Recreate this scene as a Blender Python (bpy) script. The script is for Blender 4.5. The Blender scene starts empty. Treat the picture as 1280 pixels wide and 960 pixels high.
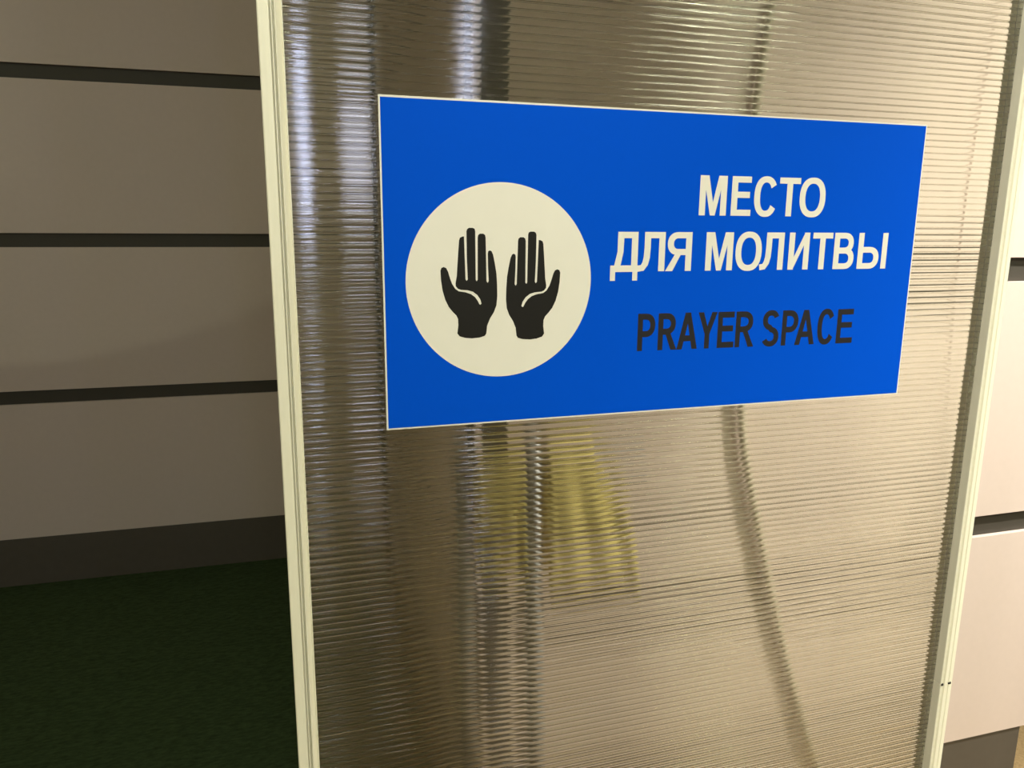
import bpy, bmesh, math, random
from mathutils import Vector, Matrix, Euler
random.seed(7)
scene = bpy.context.scene
C = scene.collection
ZO = 1.175                       # height of the sign's centre above the floor

# ------------------------------------------------------------------ camera
cam = bpy.data.cameras.new('camera')
cam.sensor_fit = 'HORIZONTAL'; cam.sensor_width = 36.0; cam.lens = 962.0 / 1280.0 * 36.0
cam.clip_start = 0.02
co = bpy.data.objects.new('camera', cam); C.objects.link(co)
co.location = (-0.39790, -0.71020, 0.04228 + ZO)
co.rotation_euler = (1.36473629, -0.00754718, -0.30171609)
scene.camera = co

# ------------------------------------------------------------------ world, exposure
w = bpy.data.worlds.new('world'); scene.world = w; w.use_nodes = True
w.node_tree.nodes['Background'].inputs[0].default_value = (0.9, 0.85, 0.75, 1)
w.node_tree.nodes['Background'].inputs[1].default_value = 0.02
vs = scene.view_settings
vs.view_transform = 'Standard'; vs.look = 'None'; vs.gamma = 1.0; vs.use_curve_mapping = False
vs.exposure = 0.9
scene.cycles.sample_clamp_indirect = 4.0
WARM = (1.0, 0.945, 0.80)
AMBER = (0.90, 1.0, 0.68)

# ------------------------------------------------------------------ materials
def nt(name):
    m = bpy.data.materials.new(name); m.use_nodes = True
    return m, m.node_tree, m.node_tree.nodes['Principled BSDF']

def mat(name, col, rough=0.5, metal=0.0, noise=0.0, scale=(20, 20, 20), bump=0.0, bscale=None, spec=0.5, emis=None, estr=0):
    m, t, b = nt(name)
    b.inputs['Base Color'].default_value = (*col, 1)
    b.inputs['Roughness'].default_value = rough
    b.inputs['Metallic'].default_value = metal
    b.inputs['Specular IOR Level'].default_value = spec
    if emis:
        b.inputs['Emission Color'].default_value = (*emis, 1); b.inputs['Emission Strength'].default_value = estr
    tc = t.nodes.new('ShaderNodeTexCoord')
    def noise_node(sc):
        mp = t.nodes.new('ShaderNodeMapping'); mp.inputs['Scale'].default_value = sc
        t.links.new(tc.outputs['Object'], mp.inputs[0])
        n = t.nodes.new('ShaderNodeTexNoise'); n.inputs['Scale'].default_value = 1.0; n.inputs['Detail'].default_value = 5
        t.links.new(mp.outputs[0], n.inputs[0]); return n
    if noise:
        n = noise_node(scale)
        r = t.nodes.new('ShaderNodeMix'); r.data_type = 'RGBA'
        r.inputs[6].default_value = (*[max(0, c * (1 - noise)) for c in col], 1)
        r.inputs[7].default_value = (*[min(1, c * (1 + noise)) for c in col], 1)
        t.links.new(n.outputs[0], r.inputs[0]); t.links.new(r.outputs[2], b.inputs['Base Color'])
    if bump:
        n = noise_node(bscale or scale)
        bp = t.nodes.new('ShaderNodeBump'); bp.inputs['Strength'].default_value = bump; bp.inputs['Distance'].default_value = 0.002
        t.links.new(n.outputs[0], bp.inputs['Height']); t.links.new(bp.outputs[0], b.inputs['Normal'])
    return m

def glass(name, tint, rough, ior, bump, bscale):
    """clear plastic: refraction with its reflection, a little drawn-out unevenness along the flutes"""
    m, t, b = nt(name)
    b.inputs['Base Color'].default_value = (*tint, 1)
    b.inputs['Roughness'].default_value = rough
    b.inputs['IOR'].default_value = ior
    b.inputs['Transmission Weight'].default_value = 1.0
    tc = t.nodes.new('ShaderNodeTexCoord')
    mp = t.nodes.new('ShaderNodeMapping'); mp.inputs['Scale'].default_value = bscale
    t.links.new(tc.outputs['Object'], mp.inputs[0])
    n = t.nodes.new('ShaderNodeTexNoise'); n.inputs['Scale'].default_value = 1.0; n.inputs['Detail'].default_value = 3
    t.links.new(mp.outputs[0], n.inputs[0])
    bp = t.nodes.new('ShaderNodeBump'); bp.inputs['Strength'].default_value = bump; bp.inputs['Distance'].default_value = 0.001
    t.links.new(n.outputs[0], bp.inputs['Height']); t.links.new(bp.outputs[0], b.inputs['Normal'])
    return m

M = {}
M['board'] = mat('pale_laminate', (0.70, 0.585, 0.555), 0.55, noise=0.03, scale=(60, 60, 60), bump=0.06, bscale=(700, 700, 700), spec=0.3)
M['strip'] = mat('dark_groove', (0.055, 0.048, 0.04), 0.6, noise=0.05)
M['plinth'] = mat('dark_plinth', (0.10, 0.085, 0.072), 0.6, noise=0.1, scale=(40, 40, 40))
M['green'] = mat('green_carpet', (0.05, 0.078, 0.034), 0.95, noise=0.75, scale=(55, 130, 55), bump=0.9, bscale=(260, 260, 260), spec=0.1)
M['brown'] = mat('brown_carpet', (0.34, 0.235, 0.125), 0.95, noise=0.5, scale=(160, 160, 160), bump=0.8, bscale=(300, 300, 300), spec=0.1)
M['ceil'] = mat('ceiling_paint', (0.55, 0.50, 0.43), 0.9, noise=0.03)
M['room'] = mat('room_paint', (0.36, 0.33, 0.29), 0.9, noise=0.05)
M['alu'] = mat('cream_aluminium', (0.93, 0.89, 0.76), 0.4, metal=0.05, noise=0.05, scale=(300, 300, 8), bump=0.05, bscale=(400, 400, 10))
M['dark'] = mat('notch_dark', (0.015, 0.013, 0.012), 0.8)
M['white'] = mat('white_vinyl', (0.83, 0.80, 0.745), 0.45, noise=0.02, scale=(40, 40, 40), spec=0.35)
M['blue'] = mat('blue_vinyl', (0.0, 0.082, 0.70), 0.55, noise=0.02, scale=(15, 15, 15), spec=0.04)
M['black'] = mat('black_vinyl', (0.012, 0.011, 0.010), 0.5, spec=0.25)
M['ink'] = mat('black_letter_vinyl', (0.018, 0.017, 0.022), 0.5, spec=0.3)
M['skin'] = glass('clear_sheet', (0.985, 0.99, 0.94), 0.01, 1.45, 0.10, (1.6, 1.6, 420))
M['web'] = glass('clear_web', (0.91, 0.89, 0.82), 0.08, 1.5, 0.3, (14, 14, 500))
M['yellow'] = mat('mustard_cloth', (0.80, 0.67, 0.27), 0.9, noise=0.15, scale=(60, 60, 60), bump=0.4, bscale=(500, 500, 500), spec=0.1)
M['pink'] = mat('pale_cloth', (0.72, 0.58, 0.52), 0.9, noise=0.1, scale=(60, 60, 60), bump=0.4, bscale=(500, 500, 500), spec=0.1)
M['steel'] = mat('grey_steel', (0.30, 0.30, 0.33), 0.4, metal=0.3, noise=0.05)
M['cord'] = mat('cord_rubber', (0.52, 0.47, 0.39), 0.6, noise=0.05)
M['frame'] = mat('window_paint', (0.6, 0.58, 0.55), 0.5, noise=0.03)
M['sky'] = mat('daylit_pane', (0.3, 0.3, 0.35), 0.2, emis=(0.66, 0.72, 1.0), estr=11.0)  # emission of an assumed window, added for the bright bluish streak in the sheet
M['sky2'] = mat('dim_daylit_pane', (0.3, 0.3, 0.35), 0.2, emis=(0.72, 0.74, 0.95), estr=5.0)  # weaker emission of assumed windows, for the fainter reflected streaks
M['diff'] = mat('lamp_diffuser', (0.8, 0.8, 0.75), 0.5, emis=WARM, estr=6.0)
M['lampbody'] = mat('lamp_housing', (0.05, 0.05, 0.05), 0.5)

# ------------------------------------------------------------------ helpers
def link(name, me, m=None, parent=None, loc=(0, 0, 0), smooth=False):
    o = bpy.data.objects.new(name, me); C.objects.link(o)
    if m is not None and not me.materials: me.materials.append(m)
    o.location = loc
    if parent: o.parent = parent
    if smooth: me.polygons.foreach_set('use_smooth', [True] * len(me.polygons))
    return o

def empty(name, loc=(0, 0, 0), rz=0.0):
    o = bpy.data.objects.new(name, None); C.objects.link(o)
    o.location = loc; o.rotation_euler = (0, 0, rz); o.empty_display_size = 0.05
    return o

def tag(o, label, cat=None, group=None, kind=None):
    if label: o['label'] = label
    if cat: o['category'] = cat
    if group: o['group'] = group
    if kind: o['kind'] = kind
    return o

def mesh(name, verts, faces):
    me = bpy.data.meshes.new(name); me.from_pydata([tuple(v) for v in verts], [], faces)
    bm = bmesh.new(); bm.from_mesh(me); bmesh.ops.recalc_face_normals(bm, faces=bm.faces); bm.to_mesh(me); bm.free()
    me.update(); return me

def box_me(name, x0, x1, y0, y1, z0, z1, bev=0.0):
    bm = bmesh.new(); bmesh.ops.create_cube(bm, size=1)
    for v in bm.verts:
        v.co = Vector(((x0 + x1) / 2 + v.co.x * (x1 - x0), (y0 + y1) / 2 + v.co.y * (y1 - y0), (z0 + z1) / 2 + v.co.z * (z1 - z0)))
    if bev: bmesh.ops.bevel(bm, geom=list(bm.edges), offset=bev, segments=1, affect='EDGES')
    me = bpy.data.meshes.new(name); bm.to_mesh(me); bm.free(); return me

def box(name, x0, x1, y0, y1, z0, z1, m, parent=None, bev=0.0):
    return link(name, box_me(name, x0, x1, y0, y1, z0, z1, bev), m, parent)

def extrude_z(name, prof, z0, z1):
    n = len(prof)
    vs_ = [(x, y, z0) for x, y in prof] + [(x, y, z1) for x, y in prof]
    fs = [(i, (i + 1) % n, n + (i + 1) % n, n + i) for i in range(n)] + [tuple(range(n)), tuple(range(n, 2 * n))]
    return mesh(name, vs_, fs)

def tube(name, pts, r, n=10):
    pts = [Vector(p) for p in pts]; V = []; F = []
    for i, p in enumerate(pts):
        d = (pts[min(i + 1, len(pts) - 1)] - pts[max(i - 1, 0)]).normalized()
        a = d.orthogonal().normalized() if i == 0 else (a - d * a.dot(d)).normalized()
        b = d.cross(a)
        for k in range(n):
            t = 2 * math.pi * k / n; V.append(p + (a * math.cos(t) + b * math.sin(t)) * r)
    for i in range(len(pts) - 1):
        for k in range(n): F.append((i * n + k, i * n + (k + 1) % n, (i + 1) * n + (k + 1) % n, (i + 1) * n + k))
    F += [tuple(range(n)), tuple(range((len(pts) - 1) * n, len(pts) * n))]
    return mesh(name, V, F)

# ------------------------------------------------------------------ lights with their fixtures
def downlight(name, loc, target, power, size_deg, blend, label, col=WARM, radius=0.06):
    t = empty(name, loc); tag(t, label, 'lamp')
    d = (Vector(target) - Vector(loc)).normalized(); q = d.to_track_quat('-Z', 'Y')
    V = []; F = []; n = 24
    for r, z in ((0.052, 0.10), (0.072, 0.085), (0.078, 0.0), (0.070, 0.0), (0.066, 0.06)):
        for k in range(n):
            a = 2 * math.pi * k / n; V.append((r * math.cos(a), r * math.sin(a), z))
    for i in range(4):
        for k in range(n): F.append((i * n + k, i * n + (k + 1) % n, (i + 1) * n + (k + 1) % n, (i + 1) * n + k))
    F.append(tuple(range(n)))
    h = link('housing', mesh('housing', V, F), M['lampbody'], t); h.rotation_euler = q.to_euler()
    link('stem', tube('stem', [Vector((0, 0, 2.9 - loc[2])), -d * 0.09], 0.008), M['lampbody'], t)
    l = bpy.data.lights.new(name, 'SPOT'); l.energy = power; l.color = col; l.spot_size = math.radians(size_deg); l.spot_blend = blend; l.shadow_soft_size = radius
    lo = bpy.data.objects.new('spot_bulb', l); C.objects.link(lo); lo.parent = t; lo.rotation_euler = q.to_euler(); lo.location = d * 0.02
    return t

def ceiling_panel(x, y, sx, sy, power, label, col=WARM):
    t = empty('ceiling_light', (x, y, 2.9)); tag(t, label, 'lamp', 'flat ceiling lights')  # unseen ceiling lights, added for general room ambience
    box('frame', -sx / 2 - .03, sx / 2 + .03, -sy / 2 - .03, sy / 2 + .03, -0.03, -0.001, M['frame'], t)
    box('diffuser', -sx / 2, sx / 2, -sy / 2, sy / 2, -0.036, -0.0305, M['diff'], t)
    l = bpy.data.lights.new('ceiling_light', 'AREA'); l.shape = 'RECTANGLE'; l.size = sx; l.size_y = sy; l.energy = power; l.color = col
    lo = bpy.data.objects.new('lamp_tube', l); C.objects.link(lo); lo.parent = t; lo.location = (0, 0, -0.045)
    return t

ceiling_panel(-0.6, -2.2, 0.6, 0.6, 20, 'square flat ceiling light behind the viewer, left of its twin', AMBER)
ceiling_panel(1.6, -2.2, 0.6, 0.6, 20, 'square flat ceiling light behind the viewer, right of its twin', AMBER)
downlight('track_spotlight', (1.70, -0.55, 2.70), (0.60, 0.37, 0.30), 225, 50, 0.95, 'black track spotlight aimed at the lower striped wall right of the screen')
downlight('track_spotlight', (0.9, -0.9, 2.72), (0.0, 0.0, 1.10), 9, 60, 0.9, 'black track spotlight aimed at the blue sign from the right')  # unseen lamp added to brighten the sign
downlight('track_spotlight', (-0.95, -0.95, 2.72), (0.55, 0.0, 1.10), 44, 56, 0.9, 'black track spotlight aimed at the blue sign from the left')  # unseen lamp added to light the sign and the right post's inner face
downlight('wall_spotlight', (-2.6, 0.4, 2.70), (-2.0, 2.06, 2.65), 11, 88.6, 0.006, 'small black spotlight aimed at the striped wall in the recess', col=AMBER, radius=0.015)  # added lamp; its hard cone edge makes the slanted shadow line

# ------------------------------------------------------------------ setting: floor, ceiling, striped walls
def S(o): o['kind'] = 'structure'; return o
S(box('floor', -3.2, 3.2, -4.2, 3.0, -0.05, 0.0, M['brown']))
S(box('floor_recess', -3.19, -0.12, 0.55, 2.13, 0.0, 0.008, M['green']))
S(box('ceiling', -3.2, 3.2, -4.2, 3.0, 2.9, 2.95, M['ceil']))
S(box('wall_side', 3.2, 3.3, -4.2, 3.0, -0.05, 2.95, M['room']))
S(box('wall_far_side', -3.3, -3.2, -4.2, 3.0, -0.05, 2.95, M['room']))

PITCH = 0.5; STRIP = 0.0435
def striped_wall(name, origin, rz, spans, zb, x0, x1, thick=0.06, pl_in=0.0):
    """a dark backing with wide pale boards, dark grooves between them and a dark plinth below"""
    wme = box_me(name, x0, x1, 0.010, thick, zb, 2.9)
    wo = link(name, wme, M['strip'], None, origin); wo.rotation_euler = (0, 0, rz); S(wo)
    cache = {}
    for r in range(6):
        zz0 = zb + r * PITCH; zz1 = min(zz0 + PITCH - STRIP, 2.9)
        if zz1 - zz0 < 0.05: continue
        for (a, b) in spans:
            key = (a, b, round(zz1 - zz0, 4))
            if key not in cache: cache[key] = box_me('board', a, b, 0.0, 0.0095, 0.0, zz1 - zz0, 0.0004)
            link('board', cache[key], M['board'], wo, (0, 0, zz0))
    for (a, b) in [(x0, x1)]:
        link('plinth', box_me('plinth', a, b - pl_in, 0.004, thick - 0.002, 0.0, zb - 0.0005, 0.0), M['plinth'], wo)
    return wo

ZL = -0.9993 + ZO; ZR = -1.0123 + ZO
aL = math.atan(-0.0272); aR = math.atan(-0.0156)
XC = -0.03; YC = 2.0358 - 0.0272 * XC            # inner corner
XR = -0.114; YR = 0.387 - 0.0156 * XR            # near corner of the right wall
lw = striped_wall('wall_left', (XC, YC, 0), aL, [(-3.16, -1.602), (-1.6, -0.002)], ZL, -3.165, 0.0)
rw = striped_wall('wall_right', (XR, YR, 0), aR, [(0.0, 0.882), (0.885, 1.262)], ZR, 0.0, 1.26, 0.06, 0.046)
dx, dy = XR - XC, YR - YC; LEN = math.hypot(dx, dy)
# return wall: from the inner corner to the near corner, facing -x
ret = striped_wall('wall_recess', (XC, YC, 0), math.atan2(dy, dx), [(0.004, LEN - 0.002)], ZL, 0.002, LEN, 0.05)

tr = S(box('trim_1', XC - 0.016, XC - 0.001, YC - 0.012, YC + 0.001, 0.009, 2.9, M['strip']))  # dark strip added to draw the dark line down the inner corner

# wall behind the viewer, with tall narrow windows assumed there, glowing to reflect as streaks in the sheet
YB = -4.0
assumed_wins = [(-0.215, -0.135, 1.17, 2.20), (0.03, 0.22, 1.35, 1.92), (0.735, 0.855, 0.95, 2.5)]  # assumed slits, each placed where its reflection gives a streak
xs = [-3.2] + [v for a in assumed_wins for v in a[:2]] + [3.2]
wb = S(empty('wall_back', (0, YB, 0)))
for i in range(0, len(xs), 2):
    box('wall_section', xs[i], xs[i + 1], -0.15, 0.0, 0.0, 2.9, M['room'], wb)
for (a, b, z0, z1) in assumed_wins:
    box('wall_section', a, b, -0.15, 0.0, 0.0, z0, M['room'], wb); box('wall_section', a, b, -0.15, 0.0, z1, 2.9, M['room'], wb)
for i, (a, b, z0, z1) in enumerate(assumed_wins):
    wn = S(empty('window_%d' % (i + 1), (0, YB, 0)))
    box('pane', a, b, -0.10, -0.095, z0, z1, M['sky2' if i else 'sky'], wn)  # glowing surface added to show as a reflected streak
    fw = 0.012
    box('window_frame', a, a + fw, -0.09, -0.05, z0, z1, M['frame'], wn); box('window_frame', b - fw, b, -0.09, -0.05, z0, z1, M['frame'], wn)
    box('window_frame', a + fw, b - fw, -0.09, -0.05, z1 - fw, z1, M['frame'], wn); box('window_sill', a + fw, b - fw, -0.09, -0.03, z0, z0 + fw, M['frame'], wn)

# ------------------------------------------------------------------ the screen: aluminium frame with a clear fluted sheet
PX0, PX1 = -0.397, 0.4352; PZ0, PZ1 = 0.03, 2.02; PY0 = -0.011; PY1 = 0.017
scr = empty('screen_partition', (0, 0, 0))
tag(scr, 'freestanding screen of clear fluted plastic in a cream aluminium frame', 'screen')
mm = 0.001
prof_l = [(0, 17), (0, -10.2), (0.8, -11), (8.9, -11), (9.4, -10.6), (9.6, -4), (10.5, -4), (10.7, -10.2), (11.6, -10.2), (11.8, -2.5), (13.2, -2.5), (13.5, -11), (14.3, -11.2), (14.9, -10.8),
          (18.9, -7.6), (19.3, -9.2), (19.9, -9.2), (20, -9.2), (20, 17)]
prof_r = [(0, 17), (0, -9.6), (0.5, -10.2), (1.6, -10.2), (2.2, -9.4), (5.0, -9.4), (6.0, -11), (10.2, -11), (10.9, -10.2), (12.2, -10.2), (12.9, -10.9), (13.8, -10.9), (14.6, -9.8), (19.2, -9.8), (20, -9.2), (20, 17)]
pl = [(PX0 + x * mm, y * mm) for x, y in prof_l]
pr = [(0.4152 + x * mm, y * mm) for x, y in prof_r]
link('frame_post', extrude_z('frame_post', pl, 0.0, PZ1 + 0.02), M['alu'], scr)
ZJ = -0.548 + ZO
link('frame_post', extrude_z('frame_post', pr, 0.0, ZJ - 0.0002), M['alu'], scr)
link('frame_post', extrude_z('frame_post', pr, ZJ + 0.0002, PZ1 + 0.02), M['alu'], scr)
box('joint_notch', 0.4158, 0.4192, -0.01085, -0.0085, ZJ - 0.0016, ZJ + 0.0012, M['dark'], scr)
box('joint_notch', 0.4272, 0.4312, -0.01135, -0.0095, ZJ - 0.0008, ZJ + 0.0018, M['dark'], scr)
box('top_rail', PX0 + 0.0202, 0.415, PY0, PY1, PZ1, PZ1 + 0.02, M['alu'], scr, 0.001)
box('bottom_rail', PX0 + 0.0202, 0.415, PY0, PY1, PZ0 - 0.02, PZ0, M['alu'], scr, 0.001)
for x in (PX0 + 0.010, 0.4252):
    box('foot', x - 0.02, x + 0.02, 0.0172, 0.22, 0.0, 0.02, M['alu'], scr, 0.002)

# sheet: two skins whose inner faces swell between the webs, and a web at each flute
FP = 0.0068; SX0, SX1 = PX0 + 0.0203, 0.4149
NF = int((PZ1 - PZ0) / FP); FP = (PZ1 - PZ0) / NF
def skin(name, y_out, y_in, swell, sgn, seg=8):
    V = []; F = []
    N = NF * seg
    for i in range(N + 1):
        z = PZ0 + FP * i / seg; ph = (i % seg) / seg
        s = swell * 4 * ph * (1 - ph)
        V += [(SX0, y_in + sgn * s, z), (SX1, y_in + sgn * s, z)]
    for i in range(N): F.append((2 * i, 2 * i + 1, 2 * i + 3, 2 * i + 2))
    b = len(V)
    V += [(SX0, y_out, PZ0), (SX1, y_out, PZ0), (SX0, y_out, PZ1), (SX1, y_out, PZ1)]
    F.append((b, b + 1, b + 3, b + 2))
    F.append((0, 1, b + 1, b)); F.append((2 * N, 2 * N + 1, b + 3, b + 2))
    F.append(tuple([2 * i for i in range(N + 1)] + [b + 2, b])); F.append(tuple([2 * i + 1 for i in range(N + 1)] + [b + 3, b + 1]))
    return mesh(name, V, F)
link('front_skin', skin('front_skin', 0.0010, 0.0018, 0.00030, -1), M['skin'], scr)
link('back_skin', skin('back_skin', 0.0086, 0.0078, 0.00070, -1), M['skin'], scr)
web_me = box_me('web', SX0, SX1, 0.00185, 0.00705, -0.0003, 0.0003)
for i in range(1, NF):
    link('web', web_me, M['web'], scr, (0, 0, PZ0 + i * FP))

# ------------------------------------------------------------------ the sign
SW, SH = 0.300, 0.1513
sg = empty('wall_sign', (0, 0, ZO))
tag(sg, 'blue prayer space sign with white hands disc, stuck on the clear fluted screen', 'sign')
def prism(polys, y0, dy=0.0):
    """flat pieces (x, z in mm) as thin prisms in front of y0; each piece a hair prouder than the last"""
    V = []; F = []
    for k, P in enumerate(polys):
        n = len(P); b = len(V); y = y0 - dy * k
        V += [(x * mm, y, z * mm) for x, z in P] + [(x * mm, 0.0, z * mm) for x, z in P]
        F += [tuple(range(b, b + n))] + [(b + i, b + (i + 1) % n, b + n + (i + 1) % n, b + n + i) for i in range(n)]
    return V, F
def flat(name, polys, y0, m, parent, dy=0.0):
    V, F = prism(polys, y0, dy)
    return link(name, mesh(name, V, F), m, parent)
box('backing', -SW, SW, -0.0002, 0.0009, -SH, SH, M['white'], sg)
bl = flat('blue_field', [[(-298.4, -149.8), (298.5, -149.8), (298.5, 149.9), (-298.4, 149.4)]], -0.00035, M['blue'], sg)
DX, DZ, DR = -187.0, -12.6, 92.2
flat('white_disc', [[(DX + DR * math.cos(a * math.pi / 64), DZ + DR * math.sin(a * math.pi / 64)) for a in range(128)]], -0.0005, M['white'], sg)
HAND = [(-230.7, -60.9), (-228.5, -63.8), (-223.0, -65.5), (-216.3, -66.2), (-208.5, -65.6), (-203.6, -64.1), (-202.2, -61.9), (-201.3, -54.3), (-198.4, -47.4), (-194.6, -41.5), (-192.1, -35.0), (-191.3, -26.4), (-191.5, -15.7), (-192.2, -5.0), (-193.6, 3.5), (-195.6, 13.0), (-197.0, 16.1), (-198.7, 17.0), (-200.3, 16.1), (-200.7, 14.0), (-200.5, 1.4), (-199.8, -11.9), (-200.9, -13.4), (-202.0, -11.9), (-202.5, 9.9), (-202.9, 28.7), (-203.4, 31.1), (-205.1, 32.4), (-208.4, 32.4), (-210.1, 31.1), (-210.6, 28.6), (-210.6, 9.9), (-210.6, -10.5), (-211.7, -11.8), (-212.6, -10.5), (-212.8, 9.9), (-213.0, 34.8), (-213.6, 36.9), (-215.3, 37.7), (-219.0, 37.7), (-220.7, 36.6), (-221.4, 34.6), (-221.1, 10.0), (-220.3, -10.0), (-221.4, -11.4), (-222.5, -9.9), (-223.2, 10.0), (-223.8, 29.9), (-225.7, 29.6), (-227.7, 28.6), (-228.5, 26.1), (-229.3, 16.2), (-230.2, 3.8), (-230.9, -6.7), (-232.1, -13.4), (-231.9, -16.1), (-229.9, -18.5), (-227.1, -19.6), (-220.6, -20.1), (-215.5, -21.5), (-211.1, -24.7), (-208.2, -28.9), (-206.9, -33.0), (-208.0, -34.2), (-209.1, -33.6), (-210.7, -30.3), (-213.3, -26.8), (-217.3, -23.8), (-222.8, -22.0), (-229.1, -21.0), (-232.5, -18.6), (-235.5, -13.9), (-237.4, -8.7), (-239.3, -2.4), (-241.0, 0.8), (-243.3, 1.8), (-245.5, 1.0), (-246.4, -1.5), (-246.0, -10.6), (-244.6, -20.1), (-242.2, -28.6), (-238.8, -35.6), (-234.9, -40.4), (-231.6, -43.7), (-229.9, -47.4), (-229.7, -53.4)]
flat('hand_symbol', [HAND], -0.00065, M['black'], sg)
flat('hand_symbol', [[(2 * -186.9 - x, z - 3.2) for x, z in HAND][::-1]], -0.00065, M['black'], sg)

# lettering: every letter drawn from straight and curved strokes inside its box
def rect(x0, z0, x1, z1): return [(x0, z0), (x1, z0), (x1, z1), (x0, z1)]
def strip(outer, inner):
    return [[outer[i], outer[i + 1], inner[i + 1], inner[i]] for i in range(len(outer) - 1)]
def sup(a, e=0.86):
    c, s = math.cos(a), math.sin(a)
    return math.copysign(abs(c) ** e, c), math.copysign(abs(s) ** e, s)
def ring(x0, z0, x1, z1, t, b, a0=0.0, a1=360.0, n=40):
    cx, cz = (x0 + x1) / 2, (z0 + z1) / 2; rx, rz = (x1 - x0) / 2, (z1 - z0) / 2
    o = []; i_ = []
    for k in range(n + 1):
        c, s = sup(math.radians(a0 + (a1 - a0) * k / n))
        o.append((cx + rx * c, cz + rz * s)); i_.append((cx + (rx - t) * c, cz + (rz - b) * s))
    return strip(o, i_)
def bowl(x0, z0, x1, z1, t, b, n=14):
    """half-round stroke from x0 out to x1 and back (x1 < x0 gives a bowl to the left)"""
    sg_ = 1 if x1 > x0 else -1; w_ = abs(x1 - x0); rz = (z1 - z0) / 2; rx = min(rz * 1.05, w_ * 0.72); cz = (z0 + z1) / 2
    o = [(x0, z1)]; i_ = [(x0, z1 - b)]
    for k in range(n + 1):
        a = math.pi / 2 - math.pi * k / n; c, s = sup(a, 0.9)
        o.append((x0 + sg_ * (w_ - rx + rx * c), cz + rz * s)); i_.append((x0 + sg_ * (w_ - rx + (rx - t) * c), cz + (rz - b) * s))
    o.append((x0, z0)); i_.append((x0, z0 + b))
    return strip(o, i_)
def stroke(pts, ws):
    o = []; i_ = []
    for k, (x, z) in enumerate(pts):
        a = pts[max(k - 1, 0)]; c = pts[min(k + 1, len(pts) - 1)]
        dx_, dz_ = c[0] - a[0], c[1] - a[1]; l = math.hypot(dx_, dz_) or 1
        nx, nz = -dz_ / l, dx_ / l; w_ = ws[k] / 2 if isinstance(ws, list) else ws / 2
        o.append((x + nx * w_, z + nz * w_)); i_.append((x - nx * w_, z - nz * w_))
    return strip(o, i_)
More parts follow.
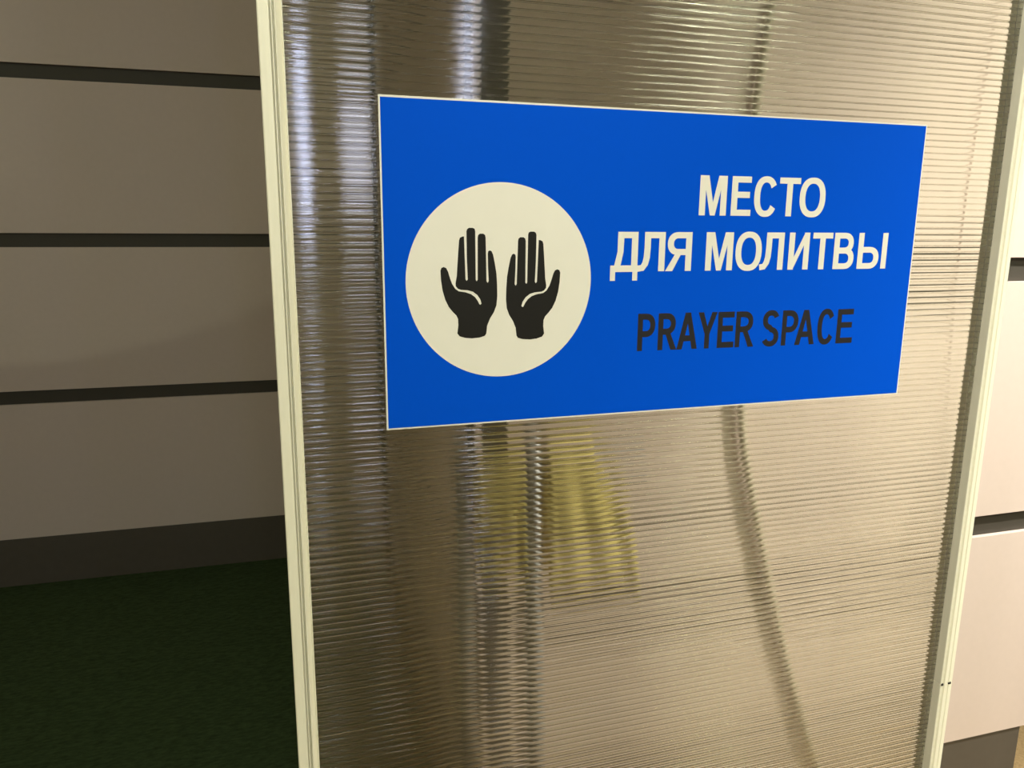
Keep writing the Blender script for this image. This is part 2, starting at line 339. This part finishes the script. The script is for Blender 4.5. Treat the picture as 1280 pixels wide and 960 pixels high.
def glyph(ch, w, h, t, b):
    ov = h * 0.02
    if ch == 'М': return [rect(0, 0, t, h), rect(w - t, 0, w, h), [(t * .55, h), (t * 1.42, h), (w / 2 + t * .40, 0), (w / 2 - t * .40, 0)], [(w - t * 1.42, h), (w - t * .55, h), (w / 2 + t * .40, 0), (w / 2 - t * .40, 0)]]
    if ch == 'Е' or ch == 'E': return [rect(0, 0, t, h), rect(t * .9, h - b, w * .97, h), rect(t * .9, 0, w, b), rect(t * .9, h * .535 - b / 2, w * .92, h * .535 + b / 2)]
    if ch == 'С' or ch == 'C': return ring(0, -ov, w * 1.0, h + ov, t, b, 33, 327)
    if ch == 'Т': return [rect(0, h - b, w, h), rect(w / 2 - t / 2, 0, w / 2 + t / 2, h - b * .9)]
    if ch == 'О': return ring(0, -ov, w, h + ov, t, b)
    if ch == 'Д':
        f = h * .23; u = h * .135
        return [rect(0, -b * .05, w, b * 1.0), rect(0, -f, t * .8, b * .2), rect(w - t * .8, -f, w, b * .2), rect(w * .25, h - b, w - t * .05, h), rect(w - t * 1.05, b * .9, w - t * .05, h - b * .9),
                [(w * .25, h), (w * .25 + t, h), (w * .25 + t * .92, h * .5), (w * .13 + t, b * .8), (w * .13, b * .8), (w * .25 - t * .02, h * .5)]]
    if ch == 'Л':
        return [rect(w * .24, h - b, w, h), rect(w - t, 0, w, h - b * .9)] + stroke([(w * .24 + t / 2, h), (w * .24 + t / 2, h * .6), (w * .24 + t * .42, h * .35), (w * .24 + t * .2, h * .2), (w * .16 + t * .1, h * .09), (0, b * .45)], [t, t, t, t * .98, t * .95, b * 1.0])
    if ch == 'Я':
        return [rect(w - t, 0, w, h)] + bowl(w - t * .9, h * .41, w * .06, h, t, b) + [[(0, 0), (t * 1.18, 0), (w * .58, h * .42), (w * .58 - t * .9, h * .45)]]
    if ch == 'И': return [rect(0, 0, t, h), rect(w - t, 0, w, h), [(t * .9, 0), (t * .9, h * .30), (w - t * .9, h), (w - t * .9, h * .70)]]
    if ch == 'В': return [rect(0, 0, t, h)] + bowl(t * .9, h * .5 - b * .4, w * .94, h, t * .95, b) + bowl(t * .9, 0, w, h * .5 + b * .55, t, b)
    if ch == 'Ы': return [rect(0, 0, t, h), rect(w - t, 0, w, h)] + bowl(t * .9, 0, w - t * 1.55, h * .61, t, b)
    if ch == 'P': return [rect(0, 0, t, h)] + bowl(t * .9, h * .37, w, h, t, b)
    if ch == 'R': return [rect(0, 0, t, h)] + bowl(t * .9, h * .42, w * .94, h, t, b) + [[(w * .40, h * .44), (w * .40 + t * 1.0, h * .46), (w * 1.03, 0), (w * 1.03 - t * 1.2, 0)]]
    if ch == 'A': return [[(0, 0), (t * 1.1, 0), (w / 2 + t * .42, h), (w / 2 - t * .55, h)], [(w, 0), (w - t * 1.1, 0), (w / 2 - t * .42, h), (w / 2 + t * .55, h)], rect(w * .25, h * .22, w * .75, h * .22 + b)]
    if ch == 'Y': return [rect(w / 2 - t / 2, 0, w / 2 + t / 2, h * .45), [(0, h), (t * 1.12, h), (w / 2 + t * .45, h * .40), (w / 2 - t * .5, h * .40)], [(w, h), (w - t * 1.12, h), (w / 2 - t * .45, h * .40), (w / 2 + t * .5, h * .40)]]
    if ch == 'S':
        P = []
        for a in range(20, 271, 12): c, s = sup(math.radians(a), .9); P.append((w / 2 + (w / 2 - t * .55) * c, h * .735 + (h * .265 + ov - b / 2) * s))
        for a in range(84, -161, -12): c, s = sup(math.radians(a), .9); P.append((w / 2 + (w / 2 - t * .5) * c, h * .262 + (h * .262 + ov - b / 2) * s))
        return stroke(P, (t + b) / 2)
L1 = [(22.0, 53.4), (59.1, 82.6), (86.1, 114.2), (116.2, 141.9), (141.9, 174.4)]
L2 = [(-74.2, -44.2), (-44.6, -14.2), (-13.2, 16.3), (32.8, 64.9), (68.1, 99.8), (98.2, 127.1), (133.5, 159.2), (163.4, 189.0), (191.6, 218.4), (223.6, 262.8)]
L3 = [(-41.2, -21.4), (-17.8, 3.6), (4.4, 28.6), (28.6, 51.3), (52.5, 72.8), (74.5, 97.0), (107.9, 128.7), (132.7, 153.2), (150.2, 175.8), (179.1, 201.2), (204.9, 226.8)]
def line(txt, boxes, z0, z1, t, b, m, tilt=0.0):
    for ch, (a, e) in zip(txt, boxes):
        zt = z0 + tilt * (a - boxes[0][0])
        polys = [[(a + x, zt + z) for x, z in P] for P in glyph(ch, e - a, z1 - z0, t, b)]
        flat('letter', polys, -0.0005, m, sg, 0.000002)
line('МЕСТО', L1, 51.5, 91.1, 7.0, 6.2, M['white'])
line('ДЛЯМОЛИТВЫ', L2, -4.5, 34.7, 6.9, 6.2, M['white'])
line('PRAYERSPACE', L3, -85.9, -47.4, 5.7, 6.2, M['ink'], -0.006)

# ------------------------------------------------------------------ things behind the sheet; cord and pale cloth added for marks in it
cordp = [(0.36, 1.3), (0.344, 0.364), (0.331, 0.219), (0.326, 0.1), (0.325, -0.005), (0.330, -0.15), (0.344, -0.286), (0.366, -0.37), (0.391, -0.458), (0.438, -0.627), (0.503, -0.821), (0.56, -0.955), (0.60, -1.06), (0.63, -1.168)]
cd = link('hanging_cord', tube('hanging_cord', [(x, 0.371, z + ZO) for x, z in cordp], 0.0065), M['cord'], smooth=True)  # cord made up to give the soft dark curve that shows in the sheet
tag(cd, 'dark cord hanging in a shallow curve behind the right half of the clear screen', 'cord')

rk = empty('cloth_rack', (-0.09, 0.27, 0)); tag(rk, 'low grey metal rack standing behind the clear screen below the sign', 'rack')
PXA, PXB = -0.055, 0.02
for x in (-0.07, 0.03): link('post', tube('post', [(x, 0, 0.012), (x, 0, 0.93)], 0.012), M['steel'], rk, smooth=True)
for x in (-0.07, 0.03): box('foot', x - 0.015, x + 0.015, -0.1, 0.1, 0.0, 0.012, M['steel'], rk)
for z in (0.908, 0.40): link('crossbar', tube('crossbar', [(-0.09, 0, z), (0.20, 0, z)], 0.006), M['steel'], rk, smooth=True)
def cloth(name, x0, x1, ztop, drop, m, label, cat, flare=0.0):
    """a folded cloth hung over a bar: two hanging leaves joined over the top, gently waved"""
    V = []; F = []; nx = 12
    path = []
    for k in range(9): path.append((-0.013 - 0.002 * (8 - k) / 8, -drop + drop * k / 8))
    for k in range(1, 8): a = math.pi - math.pi * k / 8; path.append((0.013 * math.cos(a), 0.0 + 0.013 * math.sin(a)))
    for k in range(9): path.append((0.013 + 0.002 * k / 8, -drop * 0.9 * k / 8))
    for i in range(nx + 1):
        u = i / nx
        for (y, z) in path:
            V.append((x0 + (x1 - x0) * u + flare * u * min(1.0, -z / drop * 1.5) * (z < 0), 0.27 + y + (0.006 * math.sin(u * 17) * (-z / drop) if z < 0 else 0), ztop + z + 0.004 * math.sin(u * 3)))
    n = len(path)
    for i in range(nx):
        for k in range(n - 1): F.append((i * n + k, i * n + k + 1, (i + 1) * n + k + 1, (i + 1) * n + k))
    o = link(name, mesh(name, V, F), m, smooth=True)
    s = o.modifiers.new('thickness', 'SOLIDIFY'); s.thickness = 0.004; s.offset = 1
    return tag(o, label, cat)
cloth('yellow_cloth', -0.144, -0.076, 0.906, 0.15, M['yellow'], 'narrow mustard-yellow cloth over the rack behind the screen, left of the wider one', 'cloth')
cloth('yellow_cloth', -0.042, 0.025, 0.906, 0.18, M['yellow'], 'wide mustard-yellow cloth over the rack behind the screen', 'cloth', 0.07)
cloth('pale_cloth', -0.142, -0.076, 0.398, 0.20, M['pink'], 'pale pinkish cloth on the lower bar of the rack behind the screen', 'cloth')  # pale cloth added in place of bright pinkish streaks low in the sheet
